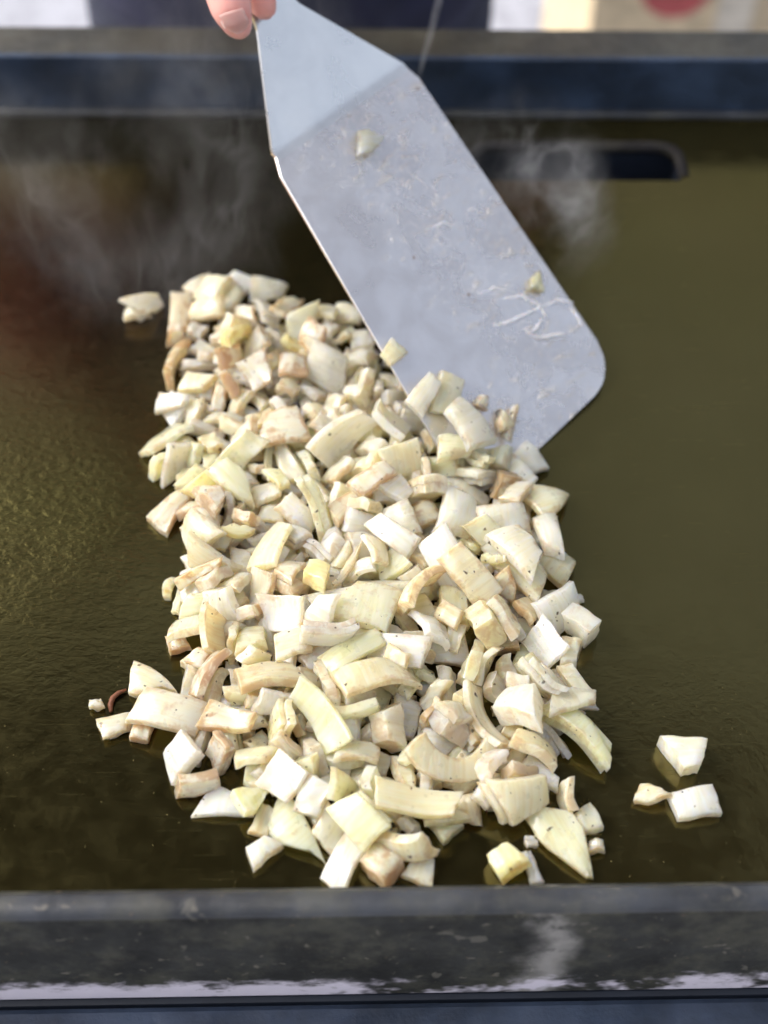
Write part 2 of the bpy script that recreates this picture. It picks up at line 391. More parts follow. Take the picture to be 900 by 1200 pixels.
out += [(half_w(BLEN-.006), BLEN-.010), (half_w(BLEN)-.0035, BLEN)]
out += [(-u, v) for u, v in out[::-1]]
def plate_from(outline, th, fn):
    bm = bmesh.new(); t_ = [bm.verts.new(fn(u, v, th/2)) for u, v in outline]; b_ = [bm.verts.new(fn(u, v, -th/2)) for u, v in outline]
    bm.faces.new(t_); bm.faces.new(b_[::-1]); n = len(outline)
    for i in range(n): bm.faces.new((t_[i], b_[i], b_[(i+1) % n], t_[(i+1) % n]))
    es = [e for e in bm.edges if all(v in t_ for v in e.verts)]
    bmesh.ops.bevel(bm, geom=es, offset=th*.3, segments=1, affect='EDGES')
    return bm
blade_o = local_obj('blade', plate_from(out, .0014, loc), M['blade'], sp, blade_frame)
# neck: bends up from the fold line and narrows to the tang
BETA = radians(22); NL = .062
def bend(v):
    r = .010; a = min(max(v, 0)/r, BETA)
    y = BLEN + min(v, 0) + r*sin(a) + max(0, v-r*BETA)*cos(BETA); n = r*(1-cos(a)) + max(0, v-r*BETA)*sin(BETA)
    return y, n, a
def nk(u, v, n=0.0):
    y, h, a = bend(v); return Vector((u+shear*min(y, BLEN)/BLEN-.13*max(v, 0), y-n*sin(a), h+n*cos(a)))
bm = bmesh.new(); rows = []
vs = [-.0030, 0.0, .0008, .0015, .0021, .004, .012, .024, .036, .048, .056, .062, .070, .085]
for v in vs:
    w = WF/2-.0035 if v < .002 else (WF/2-.0035) - (v-.002)*.655
    w = max(w, .0135 if v < .0715 else .010)
    rows.append([bm.verts.new(nk(u*w, v, n)) for n in (.00085, -.00085) for u in (-1, -.5, 0, .5, 1)])
for a, b in zip(rows, rows[1:]):
    for i in range(4):
        bm.faces.new((a[i], a[i+1], b[i+1], b[i])); bm.faces.new((a[5+i], b[5+i], b[6+i], a[6+i]))
    bm.faces.new((a[0], b[0], b[5], a[5])); bm.faces.new((a[4], a[9], b[9], b[4]))
bm.faces.new(rows[0][:5]+rows[0][:4:-1]); bm.faces.new(rows[-1][:5]+rows[-1][:4:-1])
local_obj('neck', bm, M['neck'], sp, blade_frame)
bm = bmesh.new(); hp = [nk(0, v) for v in (.066, .072, .10, .14, .175, .19)]
tube(bm, hp, [.009, .0115, .0115, .0125, .0125, .009], 14)
handle_o = local_obj('handle', bm, M['black'], sp, blade_frame, True)
# smear ridges of cooled grease standing proud of the blade
def smear(pts, r):
    bm = bmesh.new(); P = []
    n = len(pts)*6
    for i in range(n+1):
        f = i/n*(len(pts)-1); k = min(int(f), len(pts)-2); q = f-k
        u = pts[k][0]*(1-q)+pts[k+1][0]*q; v = pts[k][1]*(1-q)+pts[k+1][1]*q
        P.append(loc(u+.0009*mnoise.noise((u*400, v*400, r)), v+.0009*mnoise.noise((v*400, u*300, 5+r)), .0009))
    tube(bm, P, [r*1.5*(.35+.65*sin(pi*(i+.3)/(n+.6)))*(.8+.6*mnoise.noise((i*.6, r*900, 1))) for i in range(n+1)], 7)
    for v in bm.verts: v.co.z = .0007+(v.co.z-.0009)*.32
    return bm
def bp(px, py, n=0.0):
    "blade coordinates (u, v) of a photo pixel"
    d = rt*((px-450)/F_PX) + up*((600-py)/F_PX) + fwd
    t_ = (B0-CAM).dot(nz)/d.dot(nz); q = CAM+d*t_-B0; v = q.dot(vy); return q.dot(ux)-shear*v/BLEN, v
for pts, r in (([(578, 382), (598, 378), (618, 368), (636, 360)], .0011), ([(590, 350), (612, 348), (630, 357), (640, 372)], .0010),
               ([(615, 385), (620, 392), (634, 398), (650, 394), (664, 392)], .0012), ([(632, 362), (655, 352), (672, 356)], .0009),
               ([(636, 372), (628, 386), (618, 392)], .0010), ([(560, 345), (580, 338), (600, 344)], .0006), ([(545, 250), (556, 246), (566, 252)], .0008),
               ([(668, 362), (678, 374), (682, 384)], .0008), ([(500, 270), (520, 262), (538, 270)], .0006), ([(480, 205), (494, 212), (502, 222)], .0006)):
    local_obj('grease_smear', smear([bp(*p) for p in pts], r), M['grease'], sp, blade_frame, True)

# ------------------------------------------------------------------ onion pieces
# one row per piece read off the photograph: x, y, length, width (pixels), angle (degrees), tone + shape letters
PIECES = """
213 363 42 24 90 b; 231 333 28 16 50 bp; 251 340 32 24 40 c; 271 347 30 24 -40 c; 283 331 30 18 -25 w; 313 338 40 22 0 t; 303 363 40 22 -60 w
249 362 38 16 -15 c; 249 381 34 26 45 c; 281 378 28 28 0 b; 340 367 44 18 55 c; 221 395 26 16 20 c; 244 417 40 28 65 w; 267 411 44 16 80 y
210 424 44 32 90 b; 304 404 44 24 15 t; 290 424 24 22 -20 w; 315 427 26 12 5 b; 310 440 34 10 15 ys; 280 448 28 28 45 w; 375 365 34 24 -20 c
409 370 34 20 -10 c; 352 381 30 26 60 g; 349 406 22 16 -60 yp; 379 402 34 28 -10 w; 396 388 22 16 0 c; 423 399 26 28 -10 t; 418 422 28 18 -5 w
443 427 44 28 -40 t; 455 413 20 20 -30 c; 340 433 30 24 10 w; 379 431 50 34 -15 t; 398 415 18 16 0 c; 414 441 24 12 55 c
235 456 36 20 10 y; 228 467 34 18 -10 w; 260 461 24 24 45 wp; 208 474 30 22 -60 t; 265 484 40 16 -5 c; 297 479 28 22 70 wp; 240 481 30 12 -25 c
248 499 40 22 -10 t; 209 515 50 28 75 g; 228 520 24 18 0 y; 248 525 26 16 -20 c; 296 508 40 24 0 c; 290 531 54 20 10 g; 317 536 54 12 78 ys
329 497 42 36 30 c; 262 520 24 12 -50 w; 224 545 40 26 -25 w; 276 554 54 26 -25 gp; 301 547 18 14 0 c; 336 539 50 18 -50 c; 311 571 34 30 20 c
331 557 26 16 -40 g; 250 568 40 30 60 y; 340 459 30 22 60 cp; 366 454 34 20 10 t; 434 454 26 14 5 c; 453 457 20 18 0 t; 443 475 30 20 -50 w
398 473 24 20 -40 b; 420 468 26 20 -10 c; 377 491 46 24 -45 c; 404 489 20 14 50 c; 370 512 30 24 -30 t; 409 521 64 36 30 w; 444 511 36 20 -65 t
420 493 26 14 20 c; 472 494 38 32 10 w; 469 521 44 14 0 y; 443 537 20 20 0 t; 474 541 46 26 -8 c; 420 555 36 22 20 c; 448 553 28 22 40 c
359 541 30 26 50 g; 471 464 26 20 0 c; 494 459 34 28 60 w; 519 464 38 26 70 c; 528 452 14 12 0 w; 536 463 30 10 80 b; 522 504 52 28 -50 t
499 505 38 24 -50 w; 510 543 36 30 40 g; 519 553 24 20 30 w; 544 536 28 28 60 g; 574 532 36 34 0 w; 600 557 40 18 -35 w; 497 479 20 10 0 c
203 587 56 28 50 b; 248 592 30 28 30 w; 276 592 34 28 90 w; 285 578 24 22 -30 w; 301 587 22 22 0 c; 343 596 50 20 -20 w; 230 603 36 22 -25 w
219 624 36 24 20 c; 242 628 34 32 40 c; 267 619 26 20 10 c; 290 613 24 22 60 b; 276 631 28 12 0 yr; 320 635 64 38 80 c; 294 652 34 26 90 w
305 635 26 12 60 w; 220 649 26 22 0 w; 230 676 40 30 80 w; 255 660 44 30 -45 c; 258 684 34 26 70 c; 285 684 32 30 0 c; 324 670 50 22 45 w
329 684 36 22 50 b; 214 690 24 14 80 y; 269 645 44 14 -50 c; 347 588 60 20 -45 g; 368 576 34 26 -50 t; 405 587 56 26 55 b; 391 567 26 22 0 c
441 569 40 18 40 c; 467 570 28 20 0 w; 444 583 34 20 0 t; 416 596 30 20 20 g; 377 620 32 24 -15 t; 350 626 36 24 -70 t; 379 642 32 18 -30 w
430 608 48 24 15 w; 464 624 48 26 -55 w; 423 636 28 26 0 c; 404 647 24 20 80 c; 425 661 36 20 55 w; 452 652 36 34 5 g; 372 668 58 36 -25 t
407 670 60 9 60 bs; 452 684 64 22 -15 t; 341 688 28 24 20 b; 360 704 30 22 40 yk; 434 710 66 44 -15 g; 471 667 20 14 90 c; 522 570 60 16 -5 c
549 560 40 20 10 c; 503 588 34 22 -35 c; 526 590 40 16 -60 y; 500 613 34 26 -5 w; 474 606 34 28 0 t; 551 604 46 38 -70 w; 588 609 60 42 -15 w
570 631 36 28 20 g; 503 629 36 12 -10 c; 531 636 28 14 80 ys; 520 656 72 32 -27 w; 561 657 60 30 -50 c; 551 636 26 8 -35 y; 581 650 26 14 10 g
613 641 52 34 -55 w; 610 670 54 36 -40 c; 574 563 20 18 90 b; 588 567 26 22 90 c; 606 581 34 18 20 c; 485 672 20 20 0 c; 638 586 50 34 25 cp
636 624 46 28 -70 w; 651 663 36 32 -30 c; 231 706 34 22 0 g; 210 706 26 10 85 y; 226 736 44 40 80 c; 261 743 44 38 -20 b; 290 717 32 18 40 b
258 706 36 30 0 t; 313 731 44 34 -60 w; 338 721 36 26 -20 w; 206 756 24 18 10 c; 229 768 22 22 -30 w; 240 791 58 24 62 w; 254 806 50 26 55 c
259 775 16 14 0 t; 282 759 40 24 30 c; 309 768 42 20 -5 c; 307 788 72 34 0 c; 313 811 58 28 15 w; 346 752 40 30 -20 c; 287 832 30 30 0 t
218 835 84 30 -3 c; 272 811 16 14 0 b; 386 722 38 28 30 w; 404 742 58 24 10 w; 377 761 36 20 30 t; 418 774 80 36 22 g; 352 784 50 10 70 bs
368 797 50 22 -55 c; 454 740 26 22 0 t; 498 710 78 30 50 b; 472 756 26 24 0 t; 479 777 60 26 -20 w; 463 809 86 38 12 c; 461 786 30 16 0 c
416 807 50 14 30 g; 382 835 60 28 0 w; 507 755 40 36 85 w; 448 838 36 34 60 ck; 533 711 40 26 -40 y; 580 684 34 26 -20 c; 576 718 46 36 -60 c
553 732 36 36 90 yk; 592 746 44 24 5 w; 521 727 30 22 -40 c; 535 753 32 20 -35 c; 544 775 44 18 45 c; 574 777 44 36 30 c; 604 766 36 26 0 g
613 714 36 30 50 b; 611 734 18 14 0 w; 544 798 36 24 45 c; 569 801 32 24 0 w; 616 785 36 24 -20 w; 646 722 52 40 30 w; 643 759 46 40 20 w
678 746 32 32 0 tk; 671 705 22 10 25 t; 643 697 22 16 0 c; 648 794 46 36 -60 t; 602 818 50 36 -20 wk; 662 827 60 16 -20 w; 670 859 84 34 -32 g
645 866 52 36 -15 c; 611 866 50 30 10 c; 618 895 32 28 10 c; 629 913 60 44 0 c; 597 845 22 20 -20 b; 560 834 80 28 -60 c; 512 843 36 26 20 tk
529 866 34 24 60 wk; 513 820 34 18 45 b; 526 905 124 28 14 cr; 574 921 36 20 52 w; 470 878 90 38 8 c; 481 839 36 28 0 t; 551 862 20 14 0 c
270 837 28 18 90 b; 259 867 44 30 -30 c; 216 888 52 42 30 w; 259 902 46 28 -40 c; 303 879 46 30 5 y; 329 844 46 30 30 y; 305 915 44 28 10 gp
263 940 66 36 -10 w; 373 881 78 32 -28 g; 400 861 46 16 -10 gr; 379 924 54 30 -10 g; 338 899 34 16 75 c; 332 931 50 44 30 w; 423 917 30 20 0 g
443 920 22 22 0 b; 343 830 26 20 0 b; 346 977 74 36 -50 gp; 305 998 40 30 35 w; 309 963 40 24 70 b; 385 966 36 34 40 c; 427 952 54 40 -30 g
404 1005 72 30 62 w; 445 1014 42 34 -40 bk; 481 977 66 40 -5 c; 493 1016 34 32 70 c; 522 952 62 28 -20 yp; 475 952 22 18 0 w; 475 938 30 14 0 t
553 945 30 28 0 b; 670 940 36 28 -20 c; 688 962 34 32 -60 c; 699 992 20 20 0 c; 596 1009 40 36 20 yk; 624 1018 40 14 -70 w; 660 985 112 60 -58 yp
622 986 14 14 0 t; 174 801 66 34 -22 cp; 136 851 42 30 10 c; 165 852 36 26 60 w; 172 358 44 30 40 c; 158 368 26 14 -10 c; 805 884 46 38 0 wk
765 933 46 22 -10 bp; 816 940 62 30 4 w
"""
OUT = [(205, 350), (290, 330), (400, 350), (450, 405), (540, 480), (610, 550), (655, 590), (662, 680), (690, 750), (690, 870), (640, 950),
       (560, 960), (500, 1000), (400, 1000), (300, 960), (215, 900), (215, 760), (205, 600), (195, 480)]
def edge_dist(px, py):
    "signed distance in pixels to the outline of the heap (positive inside)"
    ins = False; best = 1e9; n = len(OUT)
    for i in range(n):
        (x0, y0), (x1, y1) = OUT[i], OUT[(i+1) % n]
        if (y0 > py) != (y1 > py) and px < (x1-x0)*(py-y0)/(y1-y0)+x0: ins = not ins
        t = max(0, min(1, ((px-x0)*(x1-x0)+(py-y0)*(y1-y0))/((x1-x0)**2+(y1-y0)**2)))
        best = min(best, math.hypot(px-x0-t*(x1-x0), py-y0-t*(y1-y0)))
    return best if ins else -best
HEAP = .017
def heap_h(px, py): return .003 + HEAP*max(0, min(1, edge_dist(px, py)/85))**.7

def piece_geo(L, W, shape, rng):
    "curved slab cut from an onion layer: returns full mesh data and a coarse point hull"
    chunk = 'k' in shape; pt = 'p' in shape; sl = 's' in shape; arc = 'r' in shape
    T = rng.uniform(.0030, .0056)
    if chunk: T = min(L, W)*.80
    if sl: T = .0018
    T = min(T, .8*min(L, W)) if not sl else T
    R1 = rng.uniform(.018, .045)*(1.6 if chunk or L > .032 else 1); R2 = rng.uniform(.024, .070)*(2 if L > .032 else 1)
    tap = rng.uniform(-.35, .60); sk0, sk1 = rng.uniform(-.35, .35), rng.uniform(-.35, .35)
    bow = rng.uniform(-.16, .16); nu, nv = (13, 6) if arc else (8, 6)
    ph = rng.uniform(0, 50)
    cj = [(rng.uniform(-.11, .11)*L, rng.uniform(-.13, .13)*W) for _ in range(4)] if not (arc or sl) else [(0, 0)]*4
    curl = rng.uniform(0, .0014) if rng.random() < .4 else 0
    BR_ = (W*1.15 if L < .022 else L*.42) if arc else None
    def mid(u, v):
        hw = W/2*(1-tap*(u+1)/2*.8)
        if pt: hw = W/2*(1.05 - .95*max(0, (u+.25)/1.25)**1.2)
        if sl: hw = W/2*(1-.55*u*u)
        x = u*L/2*(1-bow*v) + v*W/2*(sk0 if u < 0 else sk1)*abs(u)
        y = v*hw
        for (cx, cy), (su, sv) in zip(cj, ((-1, -1), (1, -1), (1, 1), (-1, 1))):
            k = (1+su*u)*(1+sv*v)/4; x += cx*k; y += cy*k
        x += .0006*mnoise.noise((u*1.6+ph, v*1.6, 1)); y += .0006*mnoise.noise((u*1.6+ph, v*1.6, 9))
        z = -y*y/(2*R1) - x*x/(2*R2) + .0013*mnoise.noise((u*1.1+ph, v*1.1, 4)) - curl*max(0, u)**3*2
        if arc:
            a = x/BR_; y2 = y; x, y = (BR_-y2)*sin(a), BR_-(BR_-y2)*cos(a)
            z = -y2*y2/(2*R1)
        return Vector((x, y, z))
    def tz(u, v): return T/2*(1-.10*v*v)*(1+.16*mnoise.noise((u+ph, v, 7)))
    us = [-1+2*i/nu for i in range(nu+1)]; vs_ = [-1+2*j/nv for j in range(nv+1)]
    us[0] = -1; verts, edge, faces, idx = [], [], [], {}
    ins = min(.00045, .10*min(L, W))
    def add(p, e): verts.append(p); edge.append(e); return len(verts)-1
    for side in (1, -1):
        for i, u in enumerate(us):
            for j, v in enumerate(vs_):
                uu = u*(1-2*ins/L); vv = v*(1-2*ins/W)
                p = mid(uu, vv); p = p+Vector((0, 0, side*tz(u, v)))
                idx[side, i, j] = add(p, 1.0 if i in (0, nu) or j in (0, nv) else 0.0)
        for i in range(nu):
            for j in range(nv):
                q = [idx[side, i, j], idx[side, i+1, j], idx[side, i+1, j+1], idx[side, i, j+1]]
                faces.append(q if side == 1 else q[::-1])
    loop = [(i, 0) for i in range(nu)] + [(nu, j) for j in range(nv)] + [(i, nv) for i in range(nu, 0, -1)] + [(0, j) for j in range(nv, 0, -1)]
    rings = []
    for side in (1, -1):
        r = []
        for i, j in loop:
            p = mid(us[i], vs_[j]) + Vector((0, 0, side*(tz(us[i], vs_[j])-ins)))
            r.append(add(p, 1.0))
        rings.append(r)
    seq = [[idx[1, i, j] for i, j in loop], rings[0], rings[1], [idx[-1, i, j] for i, j in loop]]
    n = len(loop)
    for a, b in zip(seq, seq[1:]):
        for k in range(n): faces.append([a[k], b[k], b[(k+1) % n], a[(k+1) % n]])
    if not (chunk or sl or arc or pt) and L > .012 and rng.random() < .16:      # a second layer still stuck underneath
        n0 = len(verts); ox, oy, k = rng.uniform(-.16, .16)*L, rng.uniform(-.14, .14)*W, rng.uniform(.80, .97)
        T *= .72
        for q, v in enumerate(verts): verts[q] = Vector((v.x, v.y, v.z*.8))
        verts += [Vector((v.x*k+ox, v.y*k+oy, v.z-T*.95)) for v in verts[:n0]]; edge += edge[:n0]; faces += [[q+n0 for q in f] for f in list(faces)]
        dz = T*.46
        for v in verts: v.z += dz
        hull = [v.copy() for v in verts[:n0:3]]+[v.copy() for v in verts[n0::3]]
        return verts, faces, edge, hull, T*1.9
    hull = [mid(u, v)+Vector((0, 0, s*tz(u, v))) for s in (1, -1) for u in (-1, -.4, .4, 1) for v in (-1, 0, 1)]
    return verts, faces, edge, hull, T

def piece_mesh(name, geo, mat):
    me = bpy.data.meshes.new(name); me.from_pydata([tuple(v) for v in geo[0]], [], geo[1])
    a = me.attributes.new('edge', 'FLOAT', 'POINT'); a.data.foreach_set('value', geo[2])
    me.shade_smooth(); me.set_sharp_from_angle(angle=radians(33)); me.materials.append(mat); return me

rng = random.Random(11)
items = []     # dicts: geo, loc, rot, tone, shape, row
rows = [r.split() for r in PIECES.replace('\n', ';').split(';') if r.strip()]
blade_poly = [(330, 205), (477, 73), (728, 452), (552, 585)]
def in_blade(px, py):
    ins = False
    for i in range(4):
        (x0, y0), (x1, y1) = blade_poly[i], blade_poly[(i+1) % 4]
        if (y0 > py) != (y1 > py) and px < (x1-x0)*(py-y0)/(y1-y0)+x0: ins = not ins
    return ins
# pieces buried in the heap
fill = []
while len(fill) < 400:
    px, py = rng.uniform(200, 690), rng.uniform(340, 990)
    if edge_dist(px, py) < 22 or in_blade(px, py) or rng.random() > (1250-py)/900: continue
    L, W = rng.uniform(.008, .017), rng.uniform(.006, .011)
    if rng.random() < .25: L, W = rng.uniform(.003, .006), rng.uniform(.0025, .0045)
    if any(math.hypot(px-f[0], py-f[1]) < 8 for f in fill): continue
    fill.append((px, py)); p = at(px, py, .003)
    items.append(dict(geo=piece_geo(L, W, '', rng), p=p, yaw=rng.uniform(0, 6.28), tone=rng.choice('ccwgw'), shape='', fill=True, r=math.hypot(L, W)/2*.80, h=.002))
for r in rows:
    px, py, lp, wp, an = map(float, r[:5]); tone, shape = r[5][0], r[5][1:]
    h = heap_h(px, py); onb = in_blade(px, py)
    if tone in 'cw' and rng.random() < (.34 if px < 300 or py < 430 else .12): tone = 'd'
    if onb:
        d = rt*((px-450)/F_PX) + up*((600-py)/F_PX) + fwd; t_ = (B0-CAM).dot(nz)/d.dot(nz); p0 = CAM+d*t_+nz*.004; h = p0.z
    a = radians(an); e = Vector((cos(a), -sin(a))); q = Vector((-e.y, e.x))
    A_, B_ = at(px-e.x*lp/2, py-e.y*lp/2, h), at(px+e.x*lp/2, py+e.y*lp/2, h)
    C_, D_ = at(px-q.x*wp/2, py-q.y*wp/2, h), at(px+q.x*wp/2, py+q.y*wp/2, h)
    big = lp > 100
    L = min((B_-A_).length, .046 if big else .030)*.95; W = min((D_-C_).length, .034 if big else .022)*.95
    if edge_dist(px, py) < -30: L *= .84; W *= .84
    yaw = math.atan2((B_-A_).y, (B_-A_).x)
    items.append(dict(geo=piece_geo(L, W, shape, rng), p=at(px, py, h) if not onb else p0, yaw=yaw, tone=tone, shape=shape, fill=False, r=math.hypot(L, W)/2*.80, h=h, row=(px, py, lp, wp, an), onb=onb))
# stack them without touching, then let gravity settle the heap (rigid bodies, fifty times life size)
def rect(it):
    xs = [v.x for v in it['geo'][3]]; ys = [v.y for v in it['geo'][3]]; c, s_ = cos(it['yaw']), sin(it['yaw'])
    hx, hy = (max(xs)-min(xs))/2*.96, (max(ys)-min(ys))/2*.96; mx, my = (max(xs)+min(xs))/2, (max(ys)+min(ys))/2
    it['p'].y = max(it['p'].y, PY0+.0015+abs(hx*s_)+abs(hy*c)) if not it.get('onb') else it['p'].y
    return (it['p'].x+mx*c-my*s_, it['p'].y+mx*s_+my*c, hx, hy, c, s_)
def overlap(a, b):
    dx, dy = b[0]-a[0], b[1]-a[1]
    if math.hypot(dx, dy) > math.hypot(a[2], a[3])+math.hypot(b[2], b[3]): return False
    for (c, s_) in ((a[4], a[5]), (-a[5], a[4]), (b[4], b[5]), (-b[5], b[4])):
        ra = a[2]*abs(c*a[4]+s_*a[5])+a[3]*abs(-c*a[5]+s_*a[4]); rb = b[2]*abs(c*b[4]+s_*b[5])+b[3]*abs(-c*b[5]+s_*b[4])
        if abs(dx*c+dy*s_) > ra+rb: return False
    return True
placed = []
for it in sorted(items, key=lambda i: (not i['fill'], i['h']+rng.uniform(0, .006))):
    z = it['h'] + it['geo'][4]/2+.001
    th = it['geo'][4]; it['rect'] = rect(it)
    while any(abs(z-b[2]) < (th+b[4])*.72 and overlap(it['rect'], b[3]) for b in placed): z += .0015
    it['z'] = z; placed.append((0, 0, z, it['rect'], th))
    it['tilt'] = (rng.uniform(-.22, .22), rng.uniform(-.22, .22)) if not it['fill'] else (rng.uniform(-.1, .1), rng.uniform(-.1, .1))
S = 50.0
def settle(shift):
    sims = []; sc = bpy.data.collections.new('settle'); C.children.link(sc)
    for i, it in enumerate(items):
        me = bpy.data.meshes.new('hull'); hb = bmesh.new()
        for v in it['geo'][3]: hb.verts.new(v*S)
        bmesh.ops.convex_hull(hb, input=hb.verts); hb.to_mesh(me); hb.free()
        o = bpy.data.objects.new('hull', me); sc.objects.link(o)
        p = it['p']+shift[i]; o.location = Vector((p.x, p.y, it['z']))*S
        o.rotation_mode = 'QUATERNION'
        qz = Quaternion((0, 0, 1), it['yaw']); q = Quaternion((1, 0, 0), it['tilt'][0]+.10) @ Quaternion((0, 1, 0), it['tilt'][1])
        o.rotation_quaternion = q @ qz
        sims.append(o)
    passive = []
    def pas(bm):
        me = bpy.data.meshes.new('fixed'); bm.to_mesh(me); bm.free(); o = bpy.data.objects.new('fixed', me); sc.objects.link(o); passive.append(o)
    b = bmesh.new(); box(b, -30, 30, 0, 60, -4, 0); pas(b)
    b = bmesh.new(); box(b, -30, 30, PY0*S-2, PY0*S+.02, -2, .8); pas(b)
    b = bmesh.new()
    for u, v in ((-WB/2, 0), (WB/2, 0), (WF/2, BLEN), (-WF/2, BLEN)):
        for n in (.0012, -.0012): b.verts.new(bl(u, v, n)*S)
    bmesh.ops.convex_hull(b, input=b.verts); pas(b)
    bpy.context.view_layer.update()
    bpy.ops.rigidbody.world_add(); rw = scene.rigidbody_world
    rw.substeps_per_frame = 8; rw.solver_iterations = 16; rw.point_cache.frame_start = 1; rw.point_cache.frame_end = 200
    bpy.ops.object.select_all(action='DESELECT')
    for o in sims: o.select_set(True)
    bpy.context.view_layer.objects.active = sims[0]; bpy.ops.rigidbody.objects_add(type='ACTIVE')
    bpy.ops.object.select_all(action='DESELECT')
    for o in passive: o.select_set(True)
    bpy.context.view_layer.objects.active = passive[0]; bpy.ops.rigidbody.objects_add(type='PASSIVE')
    for o in sims+passive:
        rb = o.rigid_body; rb.collision_shape = 'CONVEX_HULL'; rb.friction = .95; rb.restitution = 0; rb.use_margin = True; rb.collision_margin = .004
        if o in sims: rb.mass = 1; rb.linear_damping = .97; rb.angular_damping = .99
    for f in range(1, SETTLE_FRAMES): scene.frame_set(f)
    dg = bpy.context.evaluated_depsgraph_get()
    res = [o.evaluated_get(dg).matrix_world.copy() for o in sims]
    bpy.ops.rigidbody.world_remove()
    for o in sims+passive:
        me = o.data; bpy.data.objects.remove(o); bpy.data.meshes.remove(me)
    bpy.data.collections.remove(sc); scene.frame_set(1)
    return [(m.translation/S, m.to_quaternion()) for m in res]
SETTLE_FRAMES = 110; PASSES = 2
def proj(p):
    v = p-CAM; return 450+F_PX*v.dot(rt)/v.dot(fwd), 600-F_PX*v.dot(up)/v.dot(fwd)
import time as _t
t0 = _t.time(); shift = [Vector((0, 0, 0)) for _ in items]
for _pass in range(PASSES):
    poses = settle(shift)
    err = []
    for i, it in enumerate(items):
        if it['fill']: continue
        x, y = proj(poses[i][0]); px, py = it['row'][:2]; err.append(math.hypot(x-px, y-py))
        want = at(px, py, max(.002, min(.05, poses[i][0].z)))
        if not it['onb'] and _pass < PASSES-1:
            d = want-poses[i][0]; d.z = 0
            if d.length > .012: d = d.normalized()*.012
            shift[i] = shift[i]+d*.8
    err.sort(); print('settle', round(_t.time()-t0, 1), 's  px err median', round(err[len(err)//2], 1), 'p90', round(err[int(len(err)*.9)], 1))

TONE = {'w': 'milky white', 'c': 'cream coloured', 'g': 'pale green', 'y': 'yellowish', 'b': 'browned', 'd': 'scorched cream', 't': 'glassy translucent'}
SPECIAL = {
    (174, 801): 'pale pointed onion slice lying apart beside the curled brown skin shred',
    (136, 851): 'cream onion square lying off the heap beside the curled skin shred',
    (165, 852): 'small white onion wedge beside the cream square lying off the heap',
    (172, 358): 'cream onion chunk lying alone on the griddle behind the heap',
    (158, 368): 'small cream onion chip against the chunk lying alone behind the heap',
    (805, 884): 'chunky white onion dice lying alone on the bare oily plate',
    (765, 933): 'browned pointed onion sliver touching a white onion strip, off the heap',
    (816, 940): 'white onion strip touching a browned sliver, lying off the heap',
    (660, 985): 'largest cream pointed onion slice resting by the front rim',
    (526, 905): 'long curved cream onion arc bent like a smile',
    (553, 732): 'bright yellow onion cube sitting in the heap',
    (678, 746): 'glassy bluish onion cube at the heap edge beside white layered pieces',
    (276, 631): 'small curled yellow onion ring scrap among white pieces',
    (400, 861): 'pale green curled onion ring lying in the heap',
    (407, 670): 'thin shrivelled brown onion sliver standing on edge in the heap',
    (352, 784): 'thin browned onion sliver wedged between cream pieces',
    (574, 532): 'rounded half moon white onion piece resting against the spatula blade',
    (261, 743): 'large browned onion piece among paler slices in the heap',
    (445, 1014): 'chunky onion dice with a browned top near the front rim',
    (218, 835): 'long pinkish cream onion strip sticking out of the heap',
    (670, 859): 'long pale green onion strip jutting from the heap over bare plate',
    (520, 656): 'long white ridged onion slice on top of the heap',
    (310, 440): 'thin bright yellow onion stick on the heap',
}
def zone(px, py, onb):
    if onb: return 'resting on the spatula blade'
    if py > 930: return 'near the front rim'
    e = edge_dist(px, py)
    if py < 440: return 'at the far end of the heap'
    if e < 26: return 'along the edge of the heap'
    return 'in the middle of the heap'
SHORT = {(553, 732): 'yellow cube', (261, 743): 'large browned piece', (526, 905): 'smile shaped arc', (660, 985): 'big pointed slice', (407, 670): 'thin brown sliver',
         (520, 656): 'ridged white slice', (400, 861): 'green curled ring', (310, 440): 'yellow stick', (574, 532): 'half moon piece', (218, 835): 'long pinkish strip',
         (670, 859): 'jutting green strip', (445, 1014): 'brown topped dice', (276, 631): 'curled yellow scrap', (678, 746): 'glassy bluish cube', (352, 784): 'wedged brown sliver', (174, 801): 'stray pointed slice'}
def pose(it):
    up_ = abs((it['q'] @ Vector((0, 0, 1))).z); d = it['q'] @ Vector((1, 0, 0))
    return ('standing on edge' if up_ < .55 else 'tilted' if up_ < .88 else 'lying flat') + (' on top' if it['l'].z > .014 else '')
def near(it):
    marks = [(( j['l']-it['l']).length, SHORT[tuple(map(int, j['row'][:2]))]) for j in items if not j['fill'] and j is not it and tuple(map(int, j['row'][:2])) in SHORT]
    return 'nearest the '+min(marks)[1]
def describe(it):
    px, py, lp, wp, an = it['row']
    if (int(px), int(py)) in SPECIAL: return SPECIAL[int(px), int(py)]
    a = lp*wp; s = it['shape']
    size = 'small' if a < 600 else 'large' if a > 1500 else 'medium'
    form = 'pointed onion piece' if 'p' in s else 'thin onion sliver' if 's' in s else 'chunky onion dice' if 'k' in s else 'onion strip' if lp/wp > 2.1 else 'square cut onion piece' if lp/wp < 1.35 else 'curved onion slice'
    lab = '%s %s %s %s, %s' % (size, TONE[it['tone']], form, pose(it), 'on the spatula blade' if it['onb'] else near(it))
    return lab if len(lab.split()) <= 16 else lab.replace(' on top,', ',').replace('square cut ', 'square ')
GROUP = 'diced onion pieces cooking on the griddle'
buried = []
for it, (l, q) in zip(items, poses):
    it['l'], it['q'] = l, q; k = 1.12 if it['fill'] else 1.08          # soft, wet pieces cling and close up
    for v in it['geo'][0]: v *= k
